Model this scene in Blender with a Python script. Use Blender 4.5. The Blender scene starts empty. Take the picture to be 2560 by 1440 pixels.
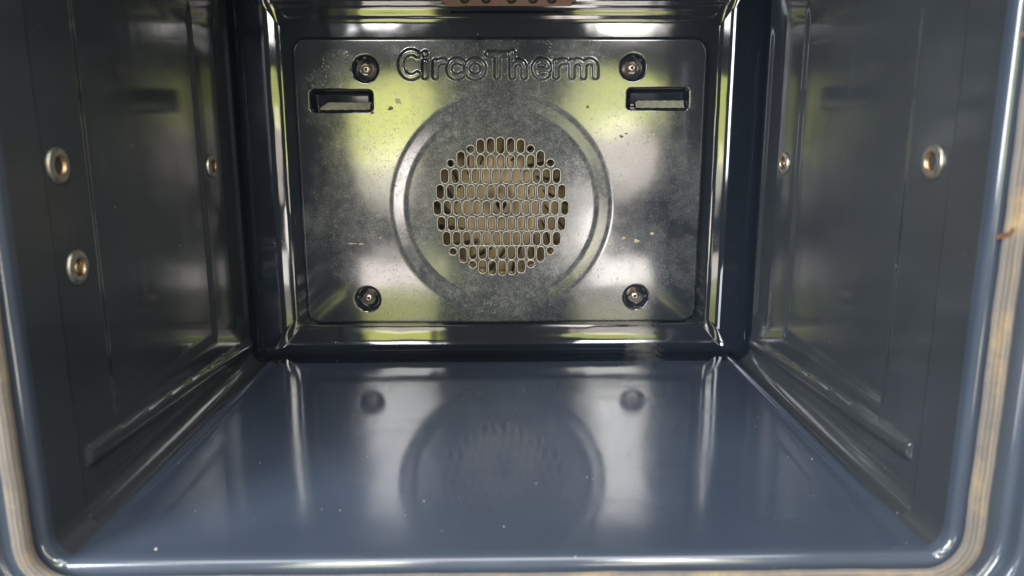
import bpy, bmesh, math, random
import numpy as np
from mathutils import Vector, Matrix

random.seed(7); np.random.seed(7)
sc = bpy.context.scene
COL = sc.collection

# ------------------------------------------------------------------ camera
CAM = Vector((0.0005, -0.356, 0.214))
PITCH, YAW, ROLL = math.radians(11.3), math.atan(25 / 1850), math.radians(0.15)
cam_d = bpy.data.cameras.new('camera'); cam = bpy.data.objects.new('camera', cam_d); COL.objects.link(cam)
fw = Vector((math.sin(YAW) * math.cos(PITCH), math.cos(YAW) * math.cos(PITCH), -math.sin(PITCH)))
rt = Vector((math.cos(YAW), -math.sin(YAW), 0)); up = rt.cross(fw)
RT = rt * math.cos(ROLL) - up * math.sin(ROLL); UP = up * math.cos(ROLL) + rt * math.sin(ROLL)
M4 = Matrix((RT, UP, -fw)).transposed().to_4x4(); M4.translation = CAM
cam.matrix_world = M4
cam_d.sensor_width = 36; cam_d.lens = 36 * 1850 / 2560
cam_d.clip_start = 0.01; cam_d.clip_end = 50
cam_d.dof.use_dof = True; cam_d.dof.focus_distance = 0.735; cam_d.dof.aperture_fstop = 8.0
sc.camera = cam

# ------------------------------------------------------------------ world: an evenly lit kitchen behind the camera
w = bpy.data.worlds.new('World'); sc.world = w; w.use_nodes = True
bg = w.node_tree.nodes['Background']
bg.inputs[0].default_value = (0.93, 0.95, 1.0, 1); bg.inputs[1].default_value = 0.15

def area(name, x0, x1, z0, z1, y, col, radiance, shape='RECTANGLE', tilt=0):
    d = bpy.data.lights.new(name, 'AREA'); d.shape = shape
    d.size, d.size_y = x1 - x0, z1 - z0
    d.color = col; d.energy = radiance * math.pi * d.size * d.size_y * (math.pi / 4 if shape == 'ELLIPSE' else 1)
    o = bpy.data.objects.new(name, d); COL.objects.link(o)
    o.location = ((x0 + x1) / 2, y, (z0 + z1) / 2); o.rotation_euler = (math.pi / 2, math.radians(tilt), 0)
    return o
LY = -0.9      # plane of the daylight and the added ring lamps behind the photographer, seen in the enamel only as reflections
area('garden_window_and_ring_light', -0.375, -0.18, 0.150, 0.375, LY, (0.84, 0.88, 0.25), 7.4)
area('garden_window_and_ring_light', -0.375, -0.16, 0.030, 0.200, LY - 0.01, (0.96, 0.88, 0.74), 6.0, 'ELLIPSE', 12)
area('sky_window_light', -0.375, -0.20, 0.50, 1.10, LY, (0.98, 0.97, 0.95), 21.0)
area('garden_window_and_ring_light', 0.17, 0.44, 0.230, 0.390, LY, (0.83, 0.88, 0.28), 6.0, 'ELLIPSE', -8)
area('garden_window_and_ring_light', 0.21, 0.415, 0.070, 0.290, LY - 0.01, (0.97, 0.87, 0.78), 5.5, 'ELLIPSE', -20)
area('sky_window_light', 0.24, 0.415, 0.50, 1.10, LY, (1.0, 0.97, 0.92), 26.0)
area('floor_and_ring_light', -0.375, -0.19, -0.23, -0.095, LY, (1.0, 0.90, 0.83), 7.5)
area('floor_and_ring_light', 0.23, 0.415, -0.23, -0.105, LY, (1.0, 0.94, 0.88), 10.0)
area('floor_and_ring_light', 0.14, 0.27, -0.11, 0.070, LY, (1.0, 0.92, 0.86), 12.0, 'ELLIPSE')  # added fill lamp, only to brighten the left arc of the ring
area('garden_window_and_ring_light', -0.18, -0.09, -0.14, -0.04, LY, (0.82, 0.86, 0.42), 4.0, 'ELLIPSE')  # added green lamp for the ring's upper right arc, no window here
area('side_window_light', -1.60, -0.80, 0.10, 1.20, LY, (0.93, 0.96, 1.0), 24.0)
cl = area('ceiling_light', -0.9, 0.9, -0.45, 0.45, 0, (0.96, 0.97, 1.0), 5.0)
cl.location = (-0.1, -0.75, 1.7); cl.rotation_euler = (0, 0, 0)

sc.render.engine = 'CYCLES'
sc.cycles.use_denoising = True
sc.cycles.max_bounces = 10; sc.cycles.glossy_bounces = 8; sc.cycles.diffuse_bounces = 4
sc.cycles.sample_clamp_indirect = 6.0
sc.cycles.caustics_reflective = True
vs = sc.view_settings
vs.view_transform = 'Standard'; vs.look = 'None'; vs.gamma = 1; vs.exposure = 0.35
vs.use_curve_mapping = False

# ------------------------------------------------------------------ helpers
F = 1850.0
def unproj(x, y, Y):
    d = fw + RT * ((x - 1280) / F) - UP * ((y - 720) / F)
    t = (Y - CAM.y) / d.y
    p = CAM + d * t
    return p.x, p.z

def link_mesh(name, verts, faces, mat=None, parent=None, normals=None, smooth=True, uvs=None):
    me = bpy.data.meshes.new(name)
    me.from_pydata([tuple(v) for v in verts], [], [tuple(f) for f in faces])
    if smooth:
        me.polygons.foreach_set('use_smooth', [True] * len(me.polygons))
    if uvs is not None:
        ul = me.uv_layers.new(name='UVMap')
        idx = np.empty(len(me.loops), dtype=np.int32); me.loops.foreach_get('vertex_index', idx)
        ul.data.foreach_set('uv', np.asarray(uvs, dtype=np.float32)[idx].ravel())
    if normals is not None:
        me.normals_split_custom_set_from_vertices([tuple(n) for n in normals])
    me.update()
    o = bpy.data.objects.new(name, me); COL.objects.link(o)
    if mat is not None:
        for m in (mat if isinstance(mat, (list, tuple)) else [mat]): me.materials.append(m)
    if parent is not None: o.parent = parent
    return o

def grid_part(name, P, N, mask, mat, parent):
    """mesh from those cells of a vertex grid P (n,m,3) whose mask is true, keeping the shared normals"""
    n, m = P.shape[:2]
    ids = np.arange(n * m).reshape(n, m)
    a, b, c, d = ids[:-1, :-1], ids[1:, :-1], ids[1:, 1:], ids[:-1, 1:]
    q = np.stack([a, b, c, d], -1)[mask]
    used, inv = np.unique(q, return_inverse=True)
    q = inv.reshape(q.shape)
    Pv, Nv = P.reshape(-1, 3)[used], N.reshape(-1, 3)[used]
    fn = np.cross(Pv[q[:, 2]] - Pv[q[:, 0]], Pv[q[:, 3]] - Pv[q[:, 1]])
    if (np.einsum('ij,ij->i', fn, Nv[q].mean(1)) < 0).mean() > 0.5: q = q[:, ::-1]     # winding agrees with the normals
    return link_mesh(name, P.reshape(-1, 3)[used], q.tolist(), mat, parent, N.reshape(-1, 3)[used])

def grid_normals(P, close_u=False):
    du = np.gradient(P, axis=0); dv = np.gradient(P, axis=1)
    if close_u:
        du[0] = P[1] - P[-2]; du[-1] = du[0]
    n = np.cross(du, dv)
    return n / np.maximum(np.linalg.norm(n, axis=-1, keepdims=True), 1e-12)

def lathe(name, prof, mat, parent, seg=40, axis='Y', mats=None):
    """prof: list of (radius, height); revolved about local axis; height runs along -axis (towards viewer)"""
    V, Fc = [], []
    for k in range(seg):
        a = 2 * math.pi * k / seg
        for r, h in prof:
            V.append((r * math.cos(a), -h, r * math.sin(a)))
    n = len(prof)
    for k in range(seg):
        k2 = (k + 1) % seg
        for i in range(n - 1):
            Fc.append((k * n + i, k * n + i + 1, k2 * n + i + 1, k2 * n + i))
    o = link_mesh(name, V, Fc, mat, parent)
    if mats:
        for p in o.data.polygons: p.material_index = mats[p.index % (n - 1)]
    return o

def sstep(a, b, x):
    t = np.clip((x - a) / (b - a), 0, 1); return t * t * (3 - 2 * t)

# ------------------------------------------------------------------ materials
def nodemat(name):
    m = bpy.data.materials.new(name); m.use_nodes = True
    nt = m.node_tree; return m, nt, nt.nodes['Principled BSDF']
def N_(nt, t, **kw):
    n = nt.nodes.new(t)
    for k, v in kw.items():
        if k in n.inputs: n.inputs[k].default_value = v
        else: setattr(n, k, v)
    return n
def noise(nt, scale, detail=4, rough=0.55, coord=None):
    n = N_(nt, 'ShaderNodeTexNoise', Scale=scale, Detail=detail, Roughness=rough)
    if coord is not None: nt.links.new(coord, n.inputs['Vector'])
    return n
def ramp(nt, src, stops):
    r = nt.nodes.new('ShaderNodeValToRGB'); e = r.color_ramp.elements
    while len(e) < len(stops): e.new(0.5)
    for el, (p, c) in zip(e, stops):
        el.position = p; el.color = c if len(c) == 4 else (*c, 1)
    nt.links.new(src, r.inputs[0]); return r
def G(v): return (v, v, v, 1)
def mix(nt, fac, a, b):
    n = nt.nodes.new('ShaderNodeMix'); n.data_type = 'RGBA'
    for s, v in ((0, fac), (6, a), (7, b)):
        if hasattr(v, 'links'): nt.links.new(v, n.inputs[s])
        else: n.inputs[s].default_value = v
    return n.outputs[2]
def math_(nt, op, a, b=0.0):
    n = nt.nodes.new('ShaderNodeMath'); n.operation = op
    for i, v in enumerate((a, b)):
        if hasattr(v, 'links'): nt.links.new(v, n.inputs[i])
        else: n.inputs[i].default_value = v
    return n.outputs[0]
def bump(nt, p, h, strength, dist):
    b = N_(nt, 'ShaderNodeBump', Strength=strength, Distance=dist)
    nt.links.new(h, b.inputs['Height'])
    return b

def enamel(name, base, rough=0.05, ior=1.62, wave=0.0006, specks=True, waves=9.0):
    m, nt, p = nodemat(name); L = nt.links.new
    tc = nt.nodes.new('ShaderNodeTexCoord').outputs['Object']
    n1 = noise(nt, 6, 3, coord=tc)
    r1 = ramp(nt, n1.outputs[0], [(0.3, tuple(b * 0.85 for b in base)), (0.75, tuple(b * 1.18 for b in base))])
    col = r1.outputs[0]
    if specks:
        v = nt.nodes.new('ShaderNodeTexVoronoi'); v.inputs['Scale'].default_value = 150; L(tc, v.inputs['Vector'])
        sp = ramp(nt, v.outputs['Distance'], [(0.0, G(1)), (0.055, G(0.6)), (0.085, G(0))])
        big = noise(nt, 38, 2, coord=tc)
        gate = ramp(nt, big.outputs[0], [(0.62, G(0)), (0.68, G(1))])
        f = math_(nt, 'MULTIPLY', sp.outputs[0], gate.outputs[0])
        col = mix(nt, f, col, (0.42, 0.40, 0.36, 1))
        sm = noise(nt, 14, 6, 0.65, coord=tc)
        rr = ramp(nt, sm.outputs[0], [(0.35, G(rough)), (0.8, G(rough * 2.1))])
        mp = N_(nt, 'ShaderNodeMapping'); L(tc, mp.inputs[0]); mp.inputs['Scale'].default_value = (9, 70, 9); mp.inputs['Rotation'].default_value = (0, 0, 0.5)
        wp = noise(nt, 1.0, 5, 0.7, coord=mp.outputs[0])
        wr = ramp(nt, wp.outputs[0], [(0.50, G(0)), (0.75, G(rough * 1.1))])
        r2 = math_(nt, 'ADD', math_(nt, 'ADD', rr.outputs[0], wr.outputs[0]), math_(nt, 'MULTIPLY', f, 0.4))
        L(r2, p.inputs['Roughness'])
    else:
        p.inputs['Roughness'].default_value = rough
    L(col, p.inputs['Base Color'])
    p.inputs['IOR'].default_value = ior
    wv = noise(nt, waves, 2, 0.4, coord=tc)
    b = bump(nt, p, wv.outputs[0], 1.0, wave)
    L(b.outputs[0], p.inputs['Normal'])
    return m

NAVY = (0.040, 0.052, 0.076)
M_wall = enamel('navy_enamel', (0.034, 0.039, 0.044), 0.082, 1.53)
M_floor = enamel('navy_enamel_floor', NAVY, 0.075, 1.74, wave=0.0006)
M_back = enamel('navy_enamel_back', (0.011, 0.015, 0.022), 0.05, wave=0.0009, waves=16.0)
def add_smudge(m):
    nt = m.node_tree; p = nt.nodes['Principled BSDF']; L = nt.links.new
    tc = nt.nodes.new('ShaderNodeTexCoord').outputs['Object']; sep = nt.nodes.new('ShaderNodeSeparateXYZ'); L(tc, sep.inputs[0])
    n = noise(nt, 90, 6, 0.7, coord=tc)
    wx = math_(nt, 'ABSOLUTE', math_(nt, 'SUBTRACT', sep.outputs['X'], 0.142))
    f = math_(nt, 'SUBTRACT', math_(nt, 'ADD', math_(nt, 'MULTIPLY', math_(nt, 'SUBTRACT', 0.026, wx), 18.0), n.outputs[0]), 0.62)
    low = math_(nt, 'LESS_THAN', sep.outputs['Z'], 0.05)
    f = math_(nt, 'MULTIPLY', ramp(nt, f, [(0.02, G(0)), (0.45, G(0.32))]).outputs[0], low)
    bc = p.inputs['Base Color'].links[0].from_socket
    L(mix(nt, f, bc, (0.30, 0.29, 0.27, 1)), p.inputs['Base Color'])
    rg = p.inputs['Roughness'].links[0].from_socket
    L(math_(nt, 'ADD', rg, math_(nt, 'MULTIPLY', f, 0.35)), p.inputs['Roughness'])
add_smudge(M_back)
M_frame = enamel('blue_enamel_frame', (0.046, 0.058, 0.080), 0.09, 1.7)

def panel_mat():
    m, nt, p = nodemat('worn_navy_enamel'); L = nt.links.new
    tc = nt.nodes.new('ShaderNodeTexCoord').outputs['Object']
    sep = nt.nodes.new('ShaderNodeSeparateXYZ'); L(tc, sep.inputs[0])
    # residue is thickest round the fan grille and thins towards the rim
    dx = math_(nt, 'MULTIPLY', sep.outputs['X'], 6.0)
    dz = math_(nt, 'MULTIPLY', math_(nt, 'SUBTRACT', sep.outputs['Z'], 0.165), 7.5)
    rr = math_(nt, 'SQRT', math_(nt, 'ADD', math_(nt, 'MULTIPLY', dx, dx), math_(nt, 'MULTIPLY', dz, dz)))
    patchy = noise(nt, 17, 5, 0.6, coord=tc)
    area_ = math_(nt, 'ADD', math_(nt, 'SUBTRACT', 1.25, rr), math_(nt, 'MULTIPLY', math_(nt, 'SUBTRACT', patchy.outputs[0], 0.5), 2.2))
    areaf = ramp(nt, area_, [(0.0, G(0.0)), (0.75, G(1.0))]).outputs[0]
    fine = noise(nt, 620, 4, 0.6, coord=tc)
    mid = noise(nt, 150, 5, 0.65, coord=tc)
    film = ramp(nt, mid.outputs[0], [(0.38, G(0.42)), (0.56, G(0.65)), (0.74, G(1))]).outputs[0]
    grain = ramp(nt, fine.outputs[0], [(0.42, G(0.45)), (0.60, G(1.0))]).outputs[0]
    dust = math_(nt, 'MULTIPLY', math_(nt, 'MULTIPLY', film, grain), areaf)
    pit = noise(nt, 700, 3, 0.6, coord=tc)
    pits = math_(nt, 'MULTIPLY', ramp(nt, pit.outputs[0], [(0.64, G(0)), (0.69, G(0.8))]).outputs[0], areaf)
    base = (0.016, 0.020, 0.028, 1)
    c1 = mix(nt, math_(nt, 'MULTIPLY', dust, 0.62), base, (0.27, 0.28, 0.27, 1))
    # baked-on tan flakes
    v = nt.nodes.new('ShaderNodeTexVoronoi'); v.inputs['Scale'].default_value = 30; L(tc, v.inputs['Vector'])
    nz = noise(nt, 260, 3, coord=tc)
    vd = math_(nt, 'ADD', v.outputs['Distance'], math_(nt, 'MULTIPLY', math_(nt, 'SUBTRACT', nz.outputs[0], 0.5), 0.22))
    fl = ramp(nt, vd, [(0.05, G(1)), (0.075, G(0))]).outputs[0]
    selv = ramp(nt, v.outputs['Color'], [(0.72, G(0)), (0.74, G(1))]).outputs[0]
    flk = math_(nt, 'MULTIPLY', math_(nt, 'MULTIPLY', fl, selv), areaf)
    c2 = mix(nt, flk, c1, (0.24, 0.21, 0.16, 1))
    c3 = mix(nt, pits, c2, (0.03, 0.026, 0.02, 1))
    L(c3, p.inputs['Base Color'])
    rg = math_(nt, 'ADD', 0.088, math_(nt, 'ADD', math_(nt, 'MULTIPLY', dust, 0.13), math_(nt, 'MULTIPLY', math_(nt, 'MAXIMUM', pits, flk), 0.5)))
    L(rg, p.inputs['Roughness'])
    p.inputs['IOR'].default_value = 1.86
    wv = noise(nt, 11, 2, 0.4, coord=tc)
    hsum = math_(nt, 'ADD', wv.outputs[0], math_(nt, 'MULTIPLY', math_(nt, 'SUBTRACT', flk, pits), 0.12))
    b = bump(nt, p, hsum, 1.0, 0.0008); L(b.outputs[0], p.inputs['Normal'])
    return m
M_panel = panel_mat()

def metal(name, col, rough, metallic=1.0, nscale=300, var=0.25):
    m, nt, p = nodemat(name); L = nt.links.new
    tc = nt.nodes.new('ShaderNodeTexCoord').outputs['Object']
    n1 = noise(nt, nscale, 4, 0.6, coord=tc)
    r1 = ramp(nt, n1.outputs[0], [(0.3, tuple(c * (1 - var) for c in col)), (0.7, tuple(min(1, c * (1 + var)) for c in col))])
    L(r1.outputs[0], p.inputs['Base Color'])
    p.inputs['Metallic'].default_value = metallic
    rr = ramp(nt, n1.outputs[0], [(0.3, G(rough * 0.8)), (0.7, G(rough * 1.3))]); L(rr.outputs[0], p.inputs['Roughness'])
    return m
M_rim = metal('worn_hole_edge', (0.38, 0.37, 0.33), 0.32, 0.7)
M_rimin = metal('browned_hole_wall', (0.10, 0.062, 0.035), 0.55, 0.3)
M_screw = metal('pinkish_steel', (0.62, 0.50, 0.44), 0.32)
M_socket = metal('dark_socket', (0.05, 0.03, 0.022), 0.5, 0.4)
M_brass = metal('tarnished_steel', (0.44, 0.41, 0.35), 0.36, 0.9)
M_brassin = metal('heat_browned_brass', (0.36, 0.22, 0.12), 0.34, 0.9, 220, 0.5)
M_gold = metal('golden_bolt', (0.85, 0.60, 0.28), 0.28)
M_tan = metal('tan_heat_tinted_plate', (0.66, 0.51, 0.345), 0.5, 0.2, 28, 0.40)
M_fan = metal('dark_fan_steel', (0.045, 0.04, 0.035), 0.4, 0.5)
M_ringw = metal('fan_fixing', (0.40, 0.33, 0.23), 0.45, 0.5)
M_brown = metal('oxidised_brown_steel', (0.115, 0.062, 0.045), 0.5, 0.35, 160, 0.35)
M_plate = metal('pale_vent_plate', (0.30, 0.30, 0.235), 0.5, 0.3, 220, 0.2)
M_clip = metal('rusty_clip', (0.22, 0.12, 0.065), 0.5, 0.5, 300, 0.5)
M_dark = metal('black_trim', (0.02, 0.021, 0.024), 0.35, 0.0)

def gasket_mat():
    m, nt, p = nodemat('woven_gasket'); L = nt.links.new
    uv = nt.nodes.new('ShaderNodeTexCoord')
    sep = nt.nodes.new('ShaderNodeSeparateXYZ'); L(uv.outputs['UV'], sep.inputs[0])
    mp = N_(nt, 'ShaderNodeMapping'); L(uv.outputs['UV'], mp.inputs[0]); mp.inputs['Scale'].default_value = (60, 1, 1)
    w1 = nt.nodes.new('ShaderNodeTexWave'); w1.bands_direction = 'Y'; w1.inputs['Scale'].default_value = 4.0
    w1.inputs['Distortion'].default_value = 0.5; w1.inputs['Detail'].default_value = 2; L(mp.outputs[0], w1.inputs['Vector'])
    w2 = nt.nodes.new('ShaderNodeTexWave'); w2.bands_direction = 'DIAGONAL'; w2.inputs['Scale'].default_value = 20
    mp2 = N_(nt, 'ShaderNodeMapping'); L(uv.outputs['UV'], mp2.inputs[0]); mp2.inputs['Scale'].default_value = (55, 3, 1)
    L(mp2.outputs[0], w2.inputs['Vector'])
    h = math_(nt, 'ADD', w1.outputs['Fac'], math_(nt, 'MULTIPLY', w2.outputs['Fac'], 0.45))
    base = ramp(nt, h, [(0.2, (0.075, 0.061, 0.048)), (0.95, (0.215, 0.182, 0.147))])
    n2 = noise(nt, 28, 5, 0.65, coord=uv.outputs['Object'])
    st = ramp(nt, n2.outputs[0], [(0.52, G(0)), (0.68, G(0.7))])
    c = mix(nt, st.outputs[0], base.outputs[0], (0.46, 0.30, 0.12, 1))
    n3 = noise(nt, 45, 5, 0.65, coord=uv.outputs['Object'])
    dk = ramp(nt, n3.outputs[0], [(0.50, G(0)), (0.72, G(0.75))])
    c = mix(nt, dk.outputs[0], c, (0.10, 0.08, 0.065, 1))
    L(c, p.inputs['Base Color']); p.inputs['Roughness'].default_value = 0.75
    p.inputs['Sheen Weight'].default_value = 0.3
    b = bump(nt, p, h, 0.8, 0.0009); L(b.outputs[0], p.inputs['Normal'])
    return m
M_gasket = gasket_mat()

# ------------------------------------------------------------------ the oven
oven = bpy.data.objects.new('oven', None); COL.objects.link(oven)
oven['label'] = 'open built-in oven with an empty glossy navy enamel cavity and fan grille'
oven['category'] = 'oven'

W2, D, H = 0.240, 0.373, 0.362
RISE = 0.042
R1, R2, LIP = 0.014, 0.030, 0.0055

def perimeter(nx, nz, nc):
    """unit description of a rounded rectangle loop: (side, t) for sides and corners"""
    out = []
    for side in range(4):           # 0 floor (x- to x+), 1 right (z up), 2 ceiling (x+ to x-), 3 left (z down)
        n = nx if side in (0, 2) else nz
        ts = np.arange(n) / n if side != 0 else np.concatenate([np.linspace(0, 0.06, 24, False), np.linspace(0.06, 0.94, n - 48, False), np.linspace(0.94, 1, 24, False)])
        for t in ts: out.append((side, float(t), 0))
        for i in range(nc): out.append((side, 1.0, i / nc))
    return out
PER = perimeter(76, 190, 14)
def loop_pts(hw, z0, z1, r):
    P = np.zeros((len(PER) + 1, 2)); Nn = np.zeros((len(PER) + 1, 2))
    for k, (s, t, c) in enumerate(PER):
        a = c * math.pi / 2
        lx, lz = hw - r, (z1 - z0) / 2 - r; zc = (z0 + z1) / 2
        if s == 0:   ctr = (-lx + 2 * lx * t, -lz); nv = (math.sin(a), -math.cos(a))
        elif s == 1: ctr = (lx, -lz + 2 * lz * t); nv = (math.cos(a), math.sin(a))
        elif s == 2: ctr = (lx - 2 * lx * t, lz); nv = (-math.sin(a), math.cos(a))
        else:        ctr = (-lx, lz - 2 * lz * t); nv = (-math.cos(a), -math.sin(a))
        P[k] = (ctr[0] + nv[0] * r, zc + ctr[1] + nv[1] * r); Nn[k] = nv
    P[-1] = P[0]; Nn[-1] = Nn[0]
    return P, Nn
NP_ = len(PER) + 1
side_of = np.array([1 if (p[0] == 0 and p[2] > 0) else p[0] for p in PER])

rows = []
# front flange behind the gasket: runs outwards on the plane Y=-LIP, then rolls into the cavity
for ex in (0.026, 0.020, 0.014, 0.0095):
    rows.append((-LIP, -ex, 'f'))
for a in np.linspace(0, math.pi / 2, 10):
    rows.append((-LIP * math.cos(a), -LIP * (1 - math.sin(a)), 'l'))
for y in np.linspace(0.003, 0.031, 8): rows.append((y, 0.0, 'c'))
for y in np.linspace(0.0320, 0.0480, 22): rows.append((y, 0.0, 'c'))
YB = D - 0.042
for y in np.arange(0.049, YB, 0.0014): rows.append((y, 0.0, 'c'))
NB = 60
def back_profile(turns):
    """turns: list of (start angle, end angle, arc length); angle 90 runs along the wall, 0 lies in the back plane.
    returns inset and depth, resampled evenly, ending on the back plane"""
    e, y, E_, Y_ = 0.0, 0.0, [0.0], [0.0]
    for a0, a1, ln in turns:
        n = 40
        for i in range(n):
            a = math.radians(a0 + (a1 - a0) * (i + 0.5) / n)
            e += ln / n * math.cos(a); y += ln / n * math.sin(a); E_.append(e); Y_.append(y)
    E_, Y_ = np.array(E_), np.array(Y_); Y_ = Y_ - Y_[-1] + D
    E_ = np.concatenate([[0], E_]); Y_ = np.concatenate([[YB], Y_])
    s_ = np.concatenate([[0], np.cumsum(np.hypot(np.diff(E_), np.diff(Y_)))])
    wgt = np.linspace(0, s_[-1], NB)
    return np.interp(wgt, s_, E_), np.interp(wgt, s_, Y_)
def arcl(r, a0, a1): return (a0, a1, r * math.radians(abs(a1 - a0)))
PROF_X = back_profile([arcl(0.022, 90, 42), (42, 40, 0.0140), arcl(0.020, 40, 20.5), (20.5, 17.5, 0.0062), arcl(0.020, 17.5, 0), (0, 0, 0.016)])
PROF_B = back_profile([arcl(0.0145, 90, 16), (16, 7, 0.0160), arcl(0.015, 7, 0), (0, 0, 0.020)])
PROF_T = back_profile([arcl(0.0250, 90, 8), (20, 2, 0.0110), (2, 14, 0.0020), (14, 14, 0.0015), (14, 0, 0.0045), (0, 0, 0.0135)])
for i in range(NB): rows.append((i, 0.0, 'b'))
for ex in (0.004, 0.010): rows.append((NB - 1, ex, 'e'))

def wall_offset(y, z, s):
    """outward offset of a side wall: narrow front collar, two vertical rail pads, recessed field between"""
    col = -0.0046 * (1 - sstep(0.0325, 0.0365, y))
    zin = sstep(0.044, 0.056, z) * (1 - sstep(0.300, 0.318, z))
    rec = 0.0018 * zin * (sstep(0.082, 0.088, y) - sstep(0.246, 0.252, y) + sstep(0.293, 0.299, y) - sstep(0.322, 0.330, y))
    q = (z - (0.0345 - 0.050 * (y - 0.045))) / 0.0062                     # rounded bead low on the wall
    bead = -0.0034 * (math.sqrt(max(0.0, 1 - q * q)) if abs(q) < 1 else 0.0) * sstep(0.0455, 0.0485, y) * (1 - sstep(0.325, 0.340, y))
    return col + rec + bead
P = np.zeros((len(rows), NP_, 3))
perx = PER + [PER[0]]
for i, (y, ins, kind) in enumerate(rows):
    if kind in 'be':
        k_ = int(y); ix, ib, it = PROF_X[0][k_] + ins, PROF_B[0][k_] + ins, PROF_T[0][k_] + ins
        Ys = (PROF_B[1][k_], PROF_X[1][k_], PROF_T[1][k_], PROF_X[1][k_])
        r = max(0.0075, R1 - 0.5 * min(ix, 0.02))
    else:
        ix = ib = it = ins; Ys = (y,) * 4
        r = max(0.006, R1 - ins) if ins < 0 else R1
    pts, nn = loop_pts(W2 - ix, ib, H - it, r)
    for k in range(NP_):
        x, z = pts[k]; sd_, t_, c_ = perx[k]
        yy = Ys[sd_] * (1 - c_) + Ys[(sd_ + 1) % 4] * c_
        off = wall_offset(max(yy, 0.0), z, 1) * nn[k, 0] if kind not in 'be' else 0.0
        P[i, k] = (x + off, yy, z)
# a pressed bead runs along each floor edge
fl_ = (P[..., 2] < 0.02) & (P[..., 1] > 0.005) & (P[..., 1] < 0.362)
P[..., 2] += np.where(fl_, 0.0024 * sstep(0.01, 0.16, P[..., 1]) * (1 - sstep(0.352, 0.361, P[..., 1])) * np.exp(-((np.abs(P[..., 0]) - 0.2235) / 0.0030) ** 2), 0)
# unseen front of the ceiling raised to let the sky lamps in; the floor falls slightly
P[..., 2] += RISE * np.clip(1 - P[..., 1] / 0.30, 0, 1.02) * np.clip((P[..., 2] - 0.29) / 0.05, 0, 1)
P[..., 2] += 0.0042 * np.clip(P[..., 1] / 0.355, 0, 1) * np.clip(1 - P[..., 2] / 0.10, 0, 1)
du = np.gradient(P, axis=0); dv = np.gradient(P, axis=1)
dv[:, 0] = P[:, 1] - P[:, -2]; dv[:, -1] = dv[:, 0]
NRM = np.cross(dv, du); NRM /= np.maximum(np.linalg.norm(NRM, axis=-1, keepdims=True), 1e-12)
# make sure normals look into the cavity
mid = len(rows) // 2
if np.dot(NRM[mid, 30], np.array((0, 0.2, 0.17)) - P[mid, 30]) < 0: NRM = -NRM; P = P[:, ::-1].copy(); NRM = NRM[:, ::-1].copy(); side_of = side_of[::-1].copy()
kinds = np.array([r[2] for r in rows])
rowk = kinds[:-1]
def cells(rowsel, colsel): return rowsel[:, None] & colsel[None, :]
isback = (rowk == 'b') | (rowk == 'e') | (np.append(kinds[1:], 'e')[:len(rowk)] == 'e')
isfront = (rowk == 'f') | (rowk == 'l')
cav = ~isback & ~isfront
allc = np.ones(NP_ - 1, bool)
grid_part('cavity_floor', P, NRM, cells(cav, side_of == 0), M_floor, oven)
grid_part('side_wall', P, NRM, cells(cav, side_of == 1), M_wall, oven)
grid_part('side_wall', P, NRM, cells(cav, side_of == 3), M_wall, oven)
grid_part('cavity_ceiling', P, NRM, cells(cav, side_of == 2), M_wall, oven)
grid_part('back_wall', P, NRM, cells(isback, allc), M_back, oven)
grid_part('front_frame', P, NRM, cells(isfront, allc), M_frame, oven)

# ------------------------------------------------------------------ outer face of the front frame: strip, step and folded edge
def loft(name, profile, mat, parent, hw, z0, z1, rbase):
    """profile: list of (Y, outward distance) swept round the rounded-rectangle opening"""
    Q = np.zeros((len(profile), NP_, 3))
    for i, (y, ex) in enumerate(profile):
        pts, _ = loop_pts(hw + ex, z0 - ex, z1 + ex, max(rbase + ex, 0.004))
        Q[i, :, 0] = pts[:, 0]; Q[i, :, 2] = pts[:, 1]; Q[i, :, 1] = y
    a = np.gradient(Q, axis=0); b = np.gradient(Q, axis=1); b[:, 0] = Q[:, 1] - Q[:, -2]; b[:, -1] = b[:, 0]
    n = np.cross(b, a); n /= np.maximum(np.linalg.norm(n, axis=-1, keepdims=True), 1e-12)
    if n[len(profile) // 2, 5, 1] > 0: n = -n; Q = Q[:, ::-1].copy(); n = n[:, ::-1].copy()
    return grid_part(name, Q, n, np.ones((len(profile) - 1, NP_ - 1), bool), mat, parent)
edge = [(-0.0075, 0.014), (-0.0075, 0.018), (-0.0075, 0.0235)]
for a in np.linspace(0, math.pi / 2, 8): edge.append((-0.0075 - 0.004 * (1 - math.cos(a)), 0.0235 + 0.004 * math.sin(a)))
edge += [(-0.0160, 0.0275)]
for a in np.linspace(0, math.pi / 2, 8): edge.append((-0.0160 - 0.003 * math.sin(a), 0.0275 + 0.003 * (1 - math.cos(a))))
edge += [(-0.0190, 0.034), (-0.0190, 0.040)]
loft('frame_edge', edge, M_frame, oven, 0.234, 0.0, H + RISE, 0.014)
loft('outer_trim', [(-0.0195, 0.0395), (-0.024, 0.0405), (-0.026, 0.043), (-0.026, 0.07)], M_dark, oven, 0.234, 0.0, H + RISE, 0.014)

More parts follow.
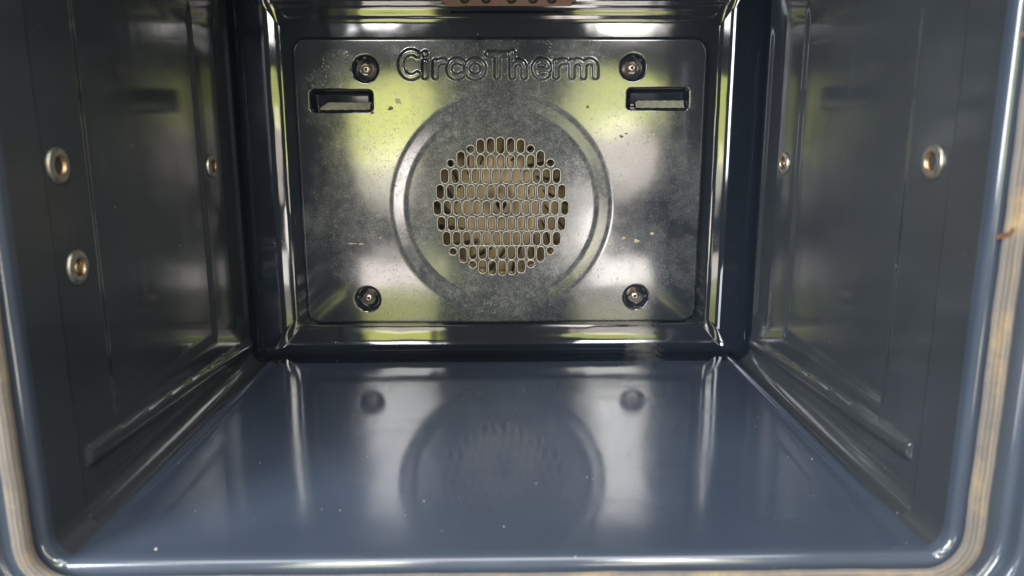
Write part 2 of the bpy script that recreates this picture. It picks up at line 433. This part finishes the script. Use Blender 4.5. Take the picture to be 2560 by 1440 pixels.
# ------------------------------------------------------------------ gasket round the opening
def sweep_gasket():
    seg = 20; hw, z0, z1, r = 0.2425, -0.0095, H + RISE + 0.0105, 0.024
    pts, nn = loop_pts(hw, z0, z1, r)
    V, U, Fc = [], [], []
    s = 0; L = []
    for k in range(NP_):
        if k: s += np.linalg.norm(pts[k] - pts[k - 1])
        L.append(s)
    for k in range(NP_):
        wob = 0.0003 * math.sin(L[k] * 61) + 0.0002 * math.sin(L[k] * 197 + 1) + random.uniform(-.0001, .0001)
        for j in range(seg + 1):
            a = 2 * math.pi * j / seg
            e = 0.0047 * math.cos(a) + wob
            y = -0.0115 - 0.0044 * math.sin(a) + wob * 0.6
            V.append((pts[k, 0] + nn[k, 0] * e, y, pts[k, 1] + nn[k, 1] * e)); U.append((L[k], j / seg))
    for k in range(NP_ - 1):
        for j in range(seg):
            a = k * (seg + 1) + j; Fc.append((a, a + 1, a + seg + 2, a + seg + 1))
    return link_mesh('door_gasket', V, Fc, M_gasket, oven, uvs=U)
gasket = sweep_gasket()

def bent_strip(name, pts, width_vec, thick, mat, parent):
    bm = bmesh.new(); wv = Vector(width_vec)
    rows_ = []
    for p in pts:
        p = Vector(p); rows_.append([bm.verts.new(p - wv), bm.verts.new(p + wv)])
    for a, b in zip(rows_, rows_[1:]): bm.faces.new((a[0], a[1], b[1], b[0]))
    me = bpy.data.meshes.new(name); bm.to_mesh(me); bm.free()
    o = bpy.data.objects.new(name, me); COL.objects.link(o); me.materials.append(mat); o.parent = parent
    s = o.modifiers.new('s', 'SOLIDIFY'); s.thickness = thick; s.offset = 0
    return o
for zc, sx in ((0.262, 1), (0.170, 1)):
    x0 = 0.2385
    bent_strip('gasket_hook', [(x0 - 0.0012, -0.0072, zc - 0.002), (x0 - 0.0008, -0.0105, zc - 0.0012), (x0 + 0.0004, -0.0138, zc), (x0 + 0.0008, -0.0152, zc + 0.0022)], (0, 0.0002, 0.0012), 0.0010, M_clip, gasket)

# ------------------------------------------------------------------ back panel: one pressed sheet as a height field
PY = 0.366
PX0, PX1, PZ0, PZ1, PR = -0.1955, 0.1955, 0.0335, 0.3090, 0.015
STEP = 0.0007
gx = np.arange(PX0, PX1 + STEP, STEP); gz = np.arange(PZ0, PZ1 + STEP, STEP)
X, Z = np.meshgrid(gx, gz, indexing='ij')
def sd_rrect(x, z, cx, cz, hx, hz, r):
    qx, qz = np.abs(x - cx) - (hx - r), np.abs(z - cz) - (hz - r)
    return np.hypot(np.maximum(qx, 0), np.maximum(qz, 0)) + np.minimum(np.maximum(qx, qz), 0) - r
hgt = np.zeros_like(X)
def soft_ramp(u, k=0.22):       # straight ramp with rounded ends
    f = lambda t: np.where(t < -k, 0, np.where(t > k, t, (t + k) ** 2 / (4 * k)))
    return f(u) - f(u - 1)
# folded rim
sd = sd_rrect(X, Z, (PX0 + PX1) / 2, (PZ0 + PZ1) / 2, (PX1 - PX0) / 2, (PZ1 - PZ0) / 2, PR)
t = np.clip((sd + 0.0035) / 0.0035, 0, 1); hgt -= 0.0055 * (1 - np.sqrt(np.maximum(1 - t ** 2, 0)))
# ring and dished disc round the fan
DISH = 0.0026
ccx, ccz = unproj(1253, 517, PY)
rad = np.hypot(X - ccx, Z - ccz)
hgt -= 0.0013 * np.clip(1 - (rad / 0.093) ** 2, 0, 1)
hgt -= DISH * (1 - soft_ramp((rad - 0.0930) / 0.0140))
# screw wells
WELLS = [unproj(912, 172, PY), unproj(1583, 168, PY), unproj(919, 748, PY), unproj(1590, 743, PY)]
well_m = np.zeros_like(X, int)
for i, (wx, wz) in enumerate(WELLS):
    d = np.hypot(X - wx, Z - wz)
    hgt -= 0.0078 * (1 - sstep(0.0050, 0.0134, d)) * 1.0
    well_m[d < 0.0135] = i + 1
# vent pockets
SLOTS = [unproj(853, 252, PY), unproj(1645, 247, PY)]
slot_m = np.zeros_like(X, int)
for i, (sx, sz) in enumerate(SLOTS):
    s = sd_rrect(X, Z, sx, sz, 0.0300, 0.0106, 0.0045)
    hgt -= (0.0100 - 0.22 * np.clip(Z - sz, -0.011, 0.011)) * (1 - sstep(-0.0052, 0.0002, s))
    slot_m[s < 0.0003] = i + 1
# raised lettering, from stroke centre lines read in the photograph
def LP(zx, zy): return unproj(980 + zx / 4.741, zy / 4.741, PY)
def arc(cx, cy, rx, ry, a0, a1, n=22):
    return [(cx + rx * math.cos(math.radians(a0 + (a1 - a0) * i / n)), cy - ry * math.sin(math.radians(a0 + (a1 - a0) * i / n))) for i in range(n + 1)]
STROKES = [
    arc(228, 765, 122, 148, 52, 308),
    [(392, 735), (392, 905)], [(388, 640), (392, 640)],
    [(515, 735), (515, 905)], arc(600, 820, 85, 95, 175, 78),
    arc(768, 815, 92, 98, 50, 310),
    arc(985, 815, 98, 98, 0, 360, 36),
    [(1140, 642), (1360, 642)], [(1248, 642), (1248, 905)],
    [(1425, 625), (1425, 905)], arc(1495, 810, 70, 80, 180, 0) + [(1565, 905)],
    [(1700, 822), (1855, 822)] + arc(1775, 815, 88, 95, 0, 315, 34),
    [(1942, 735), (1942, 905)], arc(2030, 820, 88, 95, 175, 72),
    [(2130, 735), (2130, 905)], arc(2200, 800, 68, 74, 180, 0) + [(2268, 905)], arc(2340, 800, 70, 74, 180, 0) + [(2410, 905)],
]
sub = (Z > 0.262) & (Z < 0.302) & (np.abs(X) < 0.112)
px, pz = X[sub], Z[sub]; dist = np.full(px.shape, 1.0)
for st in STROKES:
    q = [LP(*s) for s in st]
    for (ax, az), (bx_, bz) in zip(q, q[1:]):
        vx, vz = bx_ - ax, bz - az; l2 = vx * vx + vz * vz + 1e-12
        tt = np.clip(((px - ax) * vx + (pz - az) * vz) / l2, 0, 1)
        dist = np.minimum(dist, np.hypot(px - ax - tt * vx, pz - az - tt * vz))
let = np.zeros_like(X); LW = 0.0041
let[sub] = 0.0016 * (1 - sstep(0.0013, LW, dist))
hgt += let
lett_m = np.zeros(X.shape, bool); lett_m[sub] = dist < LW + 0.0004

# perforation: slots and round holes in nine rows (centre, half height), read from the photograph
def HP(zx, zy): return unproj(1060 + zx / 3.6, 320 + zy / 3.6, PY)
RWS = [
    (None, [(417, 192, 0), (507, 165, 1), (597, 158, 1.15), (688, 158, 1.4), (780, 158, 1.15), (870, 165, 1), (960, 190, 0)]),
    (None, [(238, 320, 0), (330, 282, 1.3)] + [(420 + 90.3 * i, 305, 1) for i in range(7)] + [(1050, 278, 1.3), (1140, 316, 0)]),
    (435, [183, 278, 370, 462, 555, 646, 738, 828, 920, 1012, 1103, 1195]),
    (577, [143, 237, 328, 420, 511, 603, 695, 787, 878, 968, 1060, 1150, 1243]),
    (722, [117, 207, 297, 385, 475, 562, 650, 740, 828, 917, 1005, 1095, 1180, 1270]),
    (865, [155, 245, 337, 427, 517, 607, 697, 787, 878, 968, 1060, 1150, 1240]),
    (1000, [203, 293, 385, 475, 565, 655, 745, 835, 925, 1015, 1105, 1195]),
    (None, [(260, 1116, 0), (350, 1147, 1.3)] + [(438 + 87.5 * i, 1127, 1) for i in range(7)] + [(1050, 1140, 1.3), (1138, 1108, 0)]),
    (None, [(437, 1232, 0), (527, 1252, 1), (615, 1262, 1.15), (703, 1262, 1.3), (790, 1260, 1.15), (877, 1248, 1), (962, 1228, 0)]),
]
HOLES = []
HRAD, HHALF = 0.0035, 0.0030
for zy, lst in RWS:
    for it in lst:
        if zy is None: cx_, cy_, k = it
        else: cx_, cy_, k = it, zy, 1.1
        x_, z_ = HP(cx_, cy_); HOLES.append((x_, z_, HHALF * k))
hole = np.full(X.shape, 1.0)
for hx, hz, hh in HOLES:
    i0, i1 = np.searchsorted(gx, [hx - 0.012, hx + 0.012]); j0, j1 = np.searchsorted(gz, [hz - 0.014, hz + 0.014])
    xs, zs = X[i0:i1, j0:j1], Z[i0:i1, j0:j1]
    d = np.hypot(xs - hx, np.maximum(np.abs(zs - hz) - hh, 0)) - HRAD
    hole[i0:i1, j0:j1] = np.minimum(hole[i0:i1, j0:j1], d)
gy, gzd = np.gradient(hgt, STEP)
# surface Y = PY - h(x,z); outward normal (towards -Y) = (-dh/dx, -1, -dh/dz)
PN = np.stack([-gy, -np.ones_like(gy), -gzd], -1); PN /= np.linalg.norm(PN, axis=-1, keepdims=True)
PP = np.stack([X, PY - hgt, Z], -1)
def cellany(m): return m[:-1, :-1] | m[1:, :-1] | m[1:, 1:] | m[:-1, 1:]
def cellmax(m): return np.maximum.reduce([m[:-1, :-1], m[1:, :-1], m[1:, 1:], m[:-1, 1:]])
keep = ~cellany(sd > 0) & ~cellany(hole < -0.0002)
c_l = cellany(lett_m); c_w = cellmax(well_m); c_s = cellmax(slot_m)
c_r = cellany((rad > 0.0925) & (rad < 0.107)) & ~c_l
plain = keep & ~c_l & (c_w == 0) & (c_s == 0) & ~c_r
panel = grid_part('back_panel', PP, PN, plain, M_panel, oven)
panel['label'] = 'navy enamel fan cover panel with perforated disc and speckled residue'
grid_part('embossed_lettering', PP, PN, keep & c_l, M_panel, panel)
grid_part('ring_step', PP, PN, keep & c_r & (c_w == 0) & (c_s == 0), M_panel, panel)
for i in range(4): grid_part('screw_well', PP, PN, keep & (c_w == i + 1), M_back, panel)
for i in range(2): grid_part('vent_pocket', PP, PN, keep & (c_s == i + 1), M_back, panel)

# baked-on flakes whose places show in the photograph
def flake(px_, py_, sx, sy, mat, n=11):
    x_, z_ = unproj(px_, py_, PY); m = 0.0004
    i, j = int((x_ - PX0) / STEP), int((z_ - PZ0) / STEP); y_ = PP[i, j, 1] - 0.00005
    V = [(x_, y_ - 0.0005, z_)]
    for ring_, hh_ in ((0.55, 0.00045), (1.0, 0.0)):
        for k in range(n):
            a = 2 * math.pi * k / n; q = random.uniform(0.55, 1.25) * ring_
            V.append((x_ + sx * m * q * math.cos(a), y_ - hh_, z_ + sy * m * q * math.sin(a)))
    Fc = [(0, 1 + (k + 1) % n, 1 + k) for k in range(n)] + [(1 + k, 1 + (k + 1) % n, 1 + n + (k + 1) % n, 1 + n + k) for k in range(n)]
    link_mesh('residue_flake', V, Fc, mat, panel)
M_flake = metal('baked_residue', (0.34, 0.29, 0.20), 0.6, 0.0, 900, 0.4)
M_flaked = metal('dark_residue', (0.10, 0.085, 0.065), 0.5, 0.0, 900, 0.4)
for a_ in [(978, 271, 8, 5), (931, 281, 6, 4), (1470, 268, 4, 4), (1553, 341, 6, 4), (1565, 334, 4, 2), (1467, 345, 6, 5), (982, 464, 7, 1.5)]: flake(*a_, M_flaked)
for a_ in [(880, 609, 11, 2.5), (902, 610, 7, 2.5), (951, 595, 3, 2), (1527, 601, 6, 2.5), (1560, 595, 6, 3), (1592, 603, 8, 5), (1630, 584, 5, 5), (1620, 343, 6, 4), (1634, 336, 4, 3)]: flake(*a_, M_flake)

# rolled rim of each hole
def rim_mesh(hh):
    prof = [(0.0011, -0.0002), (0.0009, 0.00035), (0.0005, 0.00055), (0.0000, 0.0004), (-0.0004, -0.0002), (-0.0006, -0.0012), (-0.0006, -0.0036)]
    seg = 10; loop = []
    for i in range(seg + 1): a = math.pi * i / seg; loop.append((math.cos(a), math.sin(a), hh))
    for i in range(seg + 1): a = math.pi + math.pi * i / seg; loop.append((math.cos(a), math.sin(a), -hh))
    V, Fc, mi = [], [], []
    for (c, s, o) in loop:
        for (dr, h) in prof: V.append((c * (HRAD + dr), -h, s * (HRAD + dr) + o))
    n = len(prof); m = len(loop)
    for k in range(m):
        k2 = (k + 1) % m
        for i in range(n - 1):
            Fc.append((k * n + i, k2 * n + i, k2 * n + i + 1, k * n + i + 1)); mi.append(0 if i < 3 else 1)
    me = bpy.data.meshes.new('hole_rim'); me.from_pydata(V, [], Fc)
    me.materials.append(M_rim); me.materials.append(M_rimin)
    me.polygons.foreach_set('use_smooth', [True] * len(Fc)); me.polygons.foreach_set('material_index', mi); me.update()
    return me
cache = {}
disc_y = PY + DISH
for hx, hz, hh in HOLES:
    k = round(hh, 5)
    if k not in cache: cache[k] = rim_mesh(hh)
    o = bpy.data.objects.new('hole_rim', cache[k]); COL.objects.link(o); o.parent = panel; o.location = (hx, disc_y + 0.0013 * max(0, 1 - ((hx - ccx) ** 2 + (hz - ccz) ** 2) / 0.093 ** 2), hz)

# screws at the bottom of the wells
for i, (wx, wz) in enumerate(WELLS):
    prof = [(0.0044, 0.0), (0.0044, 0.0004), (0.0036, 0.0006), (0.0035, 0.0015), (0.0031, 0.0021), (0.0018, 0.0024), (0.0015, 0.0024), (0.0014, 0.0009), (0.0, 0.0009)]
    o = lathe('screw', prof, [M_screw, M_socket], panel, 36, mats=[0, 0, 0, 0, 0, 0, 1, 1])
    o.location = (wx, PY + 0.0076, wz); o.rotation_euler = (0, random.random(), 0)
# pale plates inside the vent pockets
for i, (sx, sz) in enumerate(SLOTS):
    V = []; n = 16; x0, x1 = sx - 0.0210 + (0.0 if i == 0 else 0.001), sx + 0.0262
    for k in range(n + 1):
        x = x0 + (x1 - x0) * k / n
        cut = max(0, 0.006 - (x - x0)) * 0.75 if i == 0 else max(0, 0.003 - (x - x0)) * .5
        for z, y in ((sz - 0.0082, PY + 0.0035), (sz - 0.0060, PY + 0.0050), (sz - 0.0012 - cut, PY + 0.0088)): V.append((x, y, z + 0.0002 * math.sin(k * 2.1)))
    Fc = [(k * 3 + j, (k + 1) * 3 + j, (k + 1) * 3 + j + 1, k * 3 + j + 1) for k in range(n) for j in range(2)]
    link_mesh('vent_plate', V, Fc, M_plate, panel)

# ------------------------------------------------------------------ fan chamber behind the grille
CY = PY + 0.052
lathe('fan_housing', [(0.0, 0.0), (0.05, 0.0), (0.088, 0.001), (0.094, 0.006), (0.0955, 0.016), (0.096, 0.046)], M_tan, oven, 64).location = (ccx, CY, ccz)
fan = lathe('fan_wheel', [(0.0, 0.016), (0.010, 0.016), (0.0115, 0.013), (0.012, 0.006), (0.020, 0.0045), (0.070, 0.004), (0.0715, 0.0035), (0.0715, 0.003)], M_tan, oven, 56)
fan.location = (ccx, CY, ccz)
def box_mesh(name, sx, sy, sz, mat):
    bm = bmesh.new(); bmesh.ops.create_cube(bm, size=1)
    bmesh.ops.scale(bm, vec=(sx, sy, sz), verts=bm.verts)
    bmesh.ops.bevel(bm, geom=list(bm.edges), offset=min(sx, sy, sz) * 0.25, segments=1, affect='EDGES')
    me = bpy.data.meshes.new(name); bm.to_mesh(me); bm.free(); me.materials.append(mat); return me
bl = box_mesh('blade', 0.030, 0.026, 0.0018, M_fan)
for k in range(18):
    a = 2 * math.pi * k / 18 + 0.11
    o = bpy.data.objects.new('blade', bl); COL.objects.link(o); o.parent = fan
    o.location = (0.056 * math.cos(a), -0.0185, 0.056 * math.sin(a)); o.rotation_euler = (0, -a + 0.62, 0)
for r_, a in ((0.030, 0.4), (0.030, 2.5), (0.030, 4.6), (0.058, 3.3), (0.060, 0.9), (0.060, 5.2), (0.045, 1.9), (0.052, 2.9), (0.055, 4.1), (0.062, 0.2)):
    o = lathe('rivet', [(0.0024, 0.0), (0.0024, 0.0012), (0.0019, 0.0016), (0.0014, 0.0010), (0.0, 0.0010)], M_ringw, fan, 20)
    o.location = (r_ * math.cos(a), -0.0045, r_ * math.sin(a))
o = lathe('hub_nut', [(0.0058, 0.0), (0.0058, 0.005), (0.0048, 0.006), (0.0022, 0.006), (0.0022, 0.009), (0.0, 0.0092)], M_fan, fan, 6); o.location = (0, -0.016, 0)

# ------------------------------------------------------------------ rail bushings in the side walls
def bushing(label, s, y, z, kind, R=0.0099):
    xw = s * (W2 - 0.0002)
    if kind == 'socket':
        prof = [(R, -0.001), (R, 0.0009), (R * 0.93, 0.0016), (R * 0.62, 0.0020), (R * 0.54, 0.0016), (R * 0.50, -0.002), (R * 0.46, -0.007), (0, -0.007)]
        mats = [0, 0, 0, 0, 1, 1, 1]
    else:
        prof = [(R, -0.001), (R, 0.0008), (R * 0.92, 0.0015), (R * 0.58, 0.0019), (R * 0.52, 0.0014), (R * 0.50, -0.003), (0, -0.003)]
        mats = [0, 0, 0, 0, 1, 1]
    o = lathe('rail_bushing', prof, [M_brass, M_brassin], oven, 48, mats=mats)
    o.location = (xw, y, z); o.rotation_euler = (0, 0, -math.pi / 2 if s > 0 else math.pi / 2)
    o.rotation_euler = (0, 0, (-math.pi / 2) * s)
    o['label'] = label
    q = lathe('bolt', [(R * 0.44, -0.006), (R * 0.40, 0.0004 if kind == 'bolt' else -0.0040), (R * 0.28, 0.0018 if kind == 'bolt' else -0.0030), (R * 0.06, 0.0022 if kind == 'bolt' else -0.0028), (0, 0.0016 if kind == 'bolt' else -0.0034)], M_gold if kind == 'bolt' else M_brassin, o, 28)
    return o
bushing('steel bushing with a dark open socket on the left wall pad, upper front', -1, 0.0530, 0.2010, 'socket')
bushing('steel bushing with a golden bolt on the left wall pad, below the open one', -1, 0.0605, 0.1440, 'bolt')
bushing('small far bushing with a brown centre on the left wall', -1, 0.2690, 0.1935, 'bolt', 0.0098).children[0].data.materials[0] = M_brassin
bushing('steel bushing with a dark open socket on the right wall pad near the front', 1, 0.0565, 0.2015, 'socket')
bushing('small far bushing with a brown centre on the right wall', 1, 0.2760, 0.1940, 'bolt', 0.0098).children[0].data.materials[0] = M_brassin

# ------------------------------------------------------------------ brown grill-element holder under the ceiling
bx0, bz0 = unproj(1100, 15, 0.332); bx1, bz1 = unproj(1440, 14, 0.332)
bm = bmesh.new(); bmesh.ops.create_cube(bm, size=1)
bmesh.ops.scale(bm, vec=(bx1 - bx0, 0.0012, 0.024), verts=bm.verts)
bmesh.ops.bevel(bm, geom=[e for e in bm.edges if abs((e.verts[0].co - e.verts[1].co).y) > 1e-4], offset=0.004, segments=4, affect='EDGES')
me = bpy.data.meshes.new('element_holder'); bm.to_mesh(me); bm.free(); me.materials.append(M_brown)
hold = bpy.data.objects.new('element_holder', me); COL.objects.link(hold); hold.parent = oven
hold.location = ((bx0 + bx1) / 2, 0.332, bz0 + 0.012)
hold['label'] = 'brown oxidised metal strip under the cavity ceiling'
for k, zx in enumerate((860, 1115, 1415, 1670, 1895)):
    x_, z_ = unproj(980 + zx / 4.741, 0, 0.331)
    q = lathe('stud', [(0.0046, 0.0), (0.0044, 0.0015), (0.003, 0.0026), (0.0, 0.003)], M_socket, hold, 24)
    q.location = (x_ - hold.location.x, -0.0006, z_ - hold.location.z + 0.0015)

# ------------------------------------------------------------------ a stray hair on the right floor edge
hc = bpy.data.curves.new('hair', 'CURVE'); hc.dimensions = '3D'; hc.bevel_depth = 0.00035; hc.bevel_resolution = 2
sp = hc.splines.new('POLY'); pts_ = [(1838, 928), (1850, 929), (1858, 924), (1866, 920)]
sp.points.add(len(pts_) - 1)
for p_, (hx_, hy_) in zip(sp.points, pts_):
    d_ = fw + RT * ((hx_ - 1280) / F) - UP * ((hy_ - 720) / F); t_ = (0.0022 - CAM.z) / d_.z; v_ = CAM + d_ * t_
    p_.co = (v_.x, v_.y, v_.z, 1)
me = bpy.data.meshes.new_from_object(bpy.data.objects.new('tmp', hc)); me.name = 'hair'; me.materials.append(metal('pale_hair', (0.6, 0.58, 0.5), 0.5, 0.0))
hair = bpy.data.objects.new('hair', me); COL.objects.link(hair)
hair['label'] = 'short pale hair lying across the right rear floor edge of the cavity'; hair['category'] = 'hair'

# ------------------------------------------------------------------ pale crumbs and dust grains scattered on the cavity floor
V, Fc = [], []
spots = [(390, 1365, 1.6), (405, 1380, 0.8), (1060, 1248, 0.9), (1340, 1205, 0.7), (650, 1155, 0.7), (930, 893, 0.5), (1205, 895, 0.5), (1090, 966, 0.5), (1468, 1190, 0.6), (2030, 1145, 0.8), (1970, 1140, 0.6), (1260, 1310, 0.7), (690, 955, 0.5), (850, 1270, 0.7)]
for _ in range(22): spots.append((random.uniform(330, 2250), random.uniform(960, 1385), random.uniform(0.25, 0.55)))
for hx_, hy_, sz_ in spots:
    d_ = fw + RT * ((hx_ - 1280) / F) - UP * ((hy_ - 720) / F); t_ = (0.0022 - CAM.z) / d_.z; v_ = CAM + d_ * t_
    if abs(v_.x) > 0.212 or not 0.004 < v_.y < 0.345: continue
    z_ = 0.0042 * v_.y / 0.355; b0 = len(V); r_ = 0.0004 * sz_ * 1.6
    for dx, dy, dz in ((1, 0, 0), (0, 1, 0), (-1, 0, 0), (0, -1, 0), (0, 0, 1), (0, 0, -0.3)):
        k_ = random.uniform(0.7, 1.3); V.append((v_.x + dx * r_ * k_, v_.y + dy * r_ * k_, z_ + 0.0002 + dz * r_ * k_))
    for q in range(4): Fc.append((b0 + q, b0 + (q + 1) % 4, b0 + 4)); Fc.append((b0 + (q + 1) % 4, b0 + q, b0 + 5))
cr = link_mesh('crumbs', V, Fc, metal('pale_crumb', (0.45, 0.42, 0.36), 0.8, 0.0), None)
cr['label'] = 'tiny pale crumbs and dust grains scattered on the navy cavity floor'; cr['category'] = 'crumbs'; cr['kind'] = 'stuff'
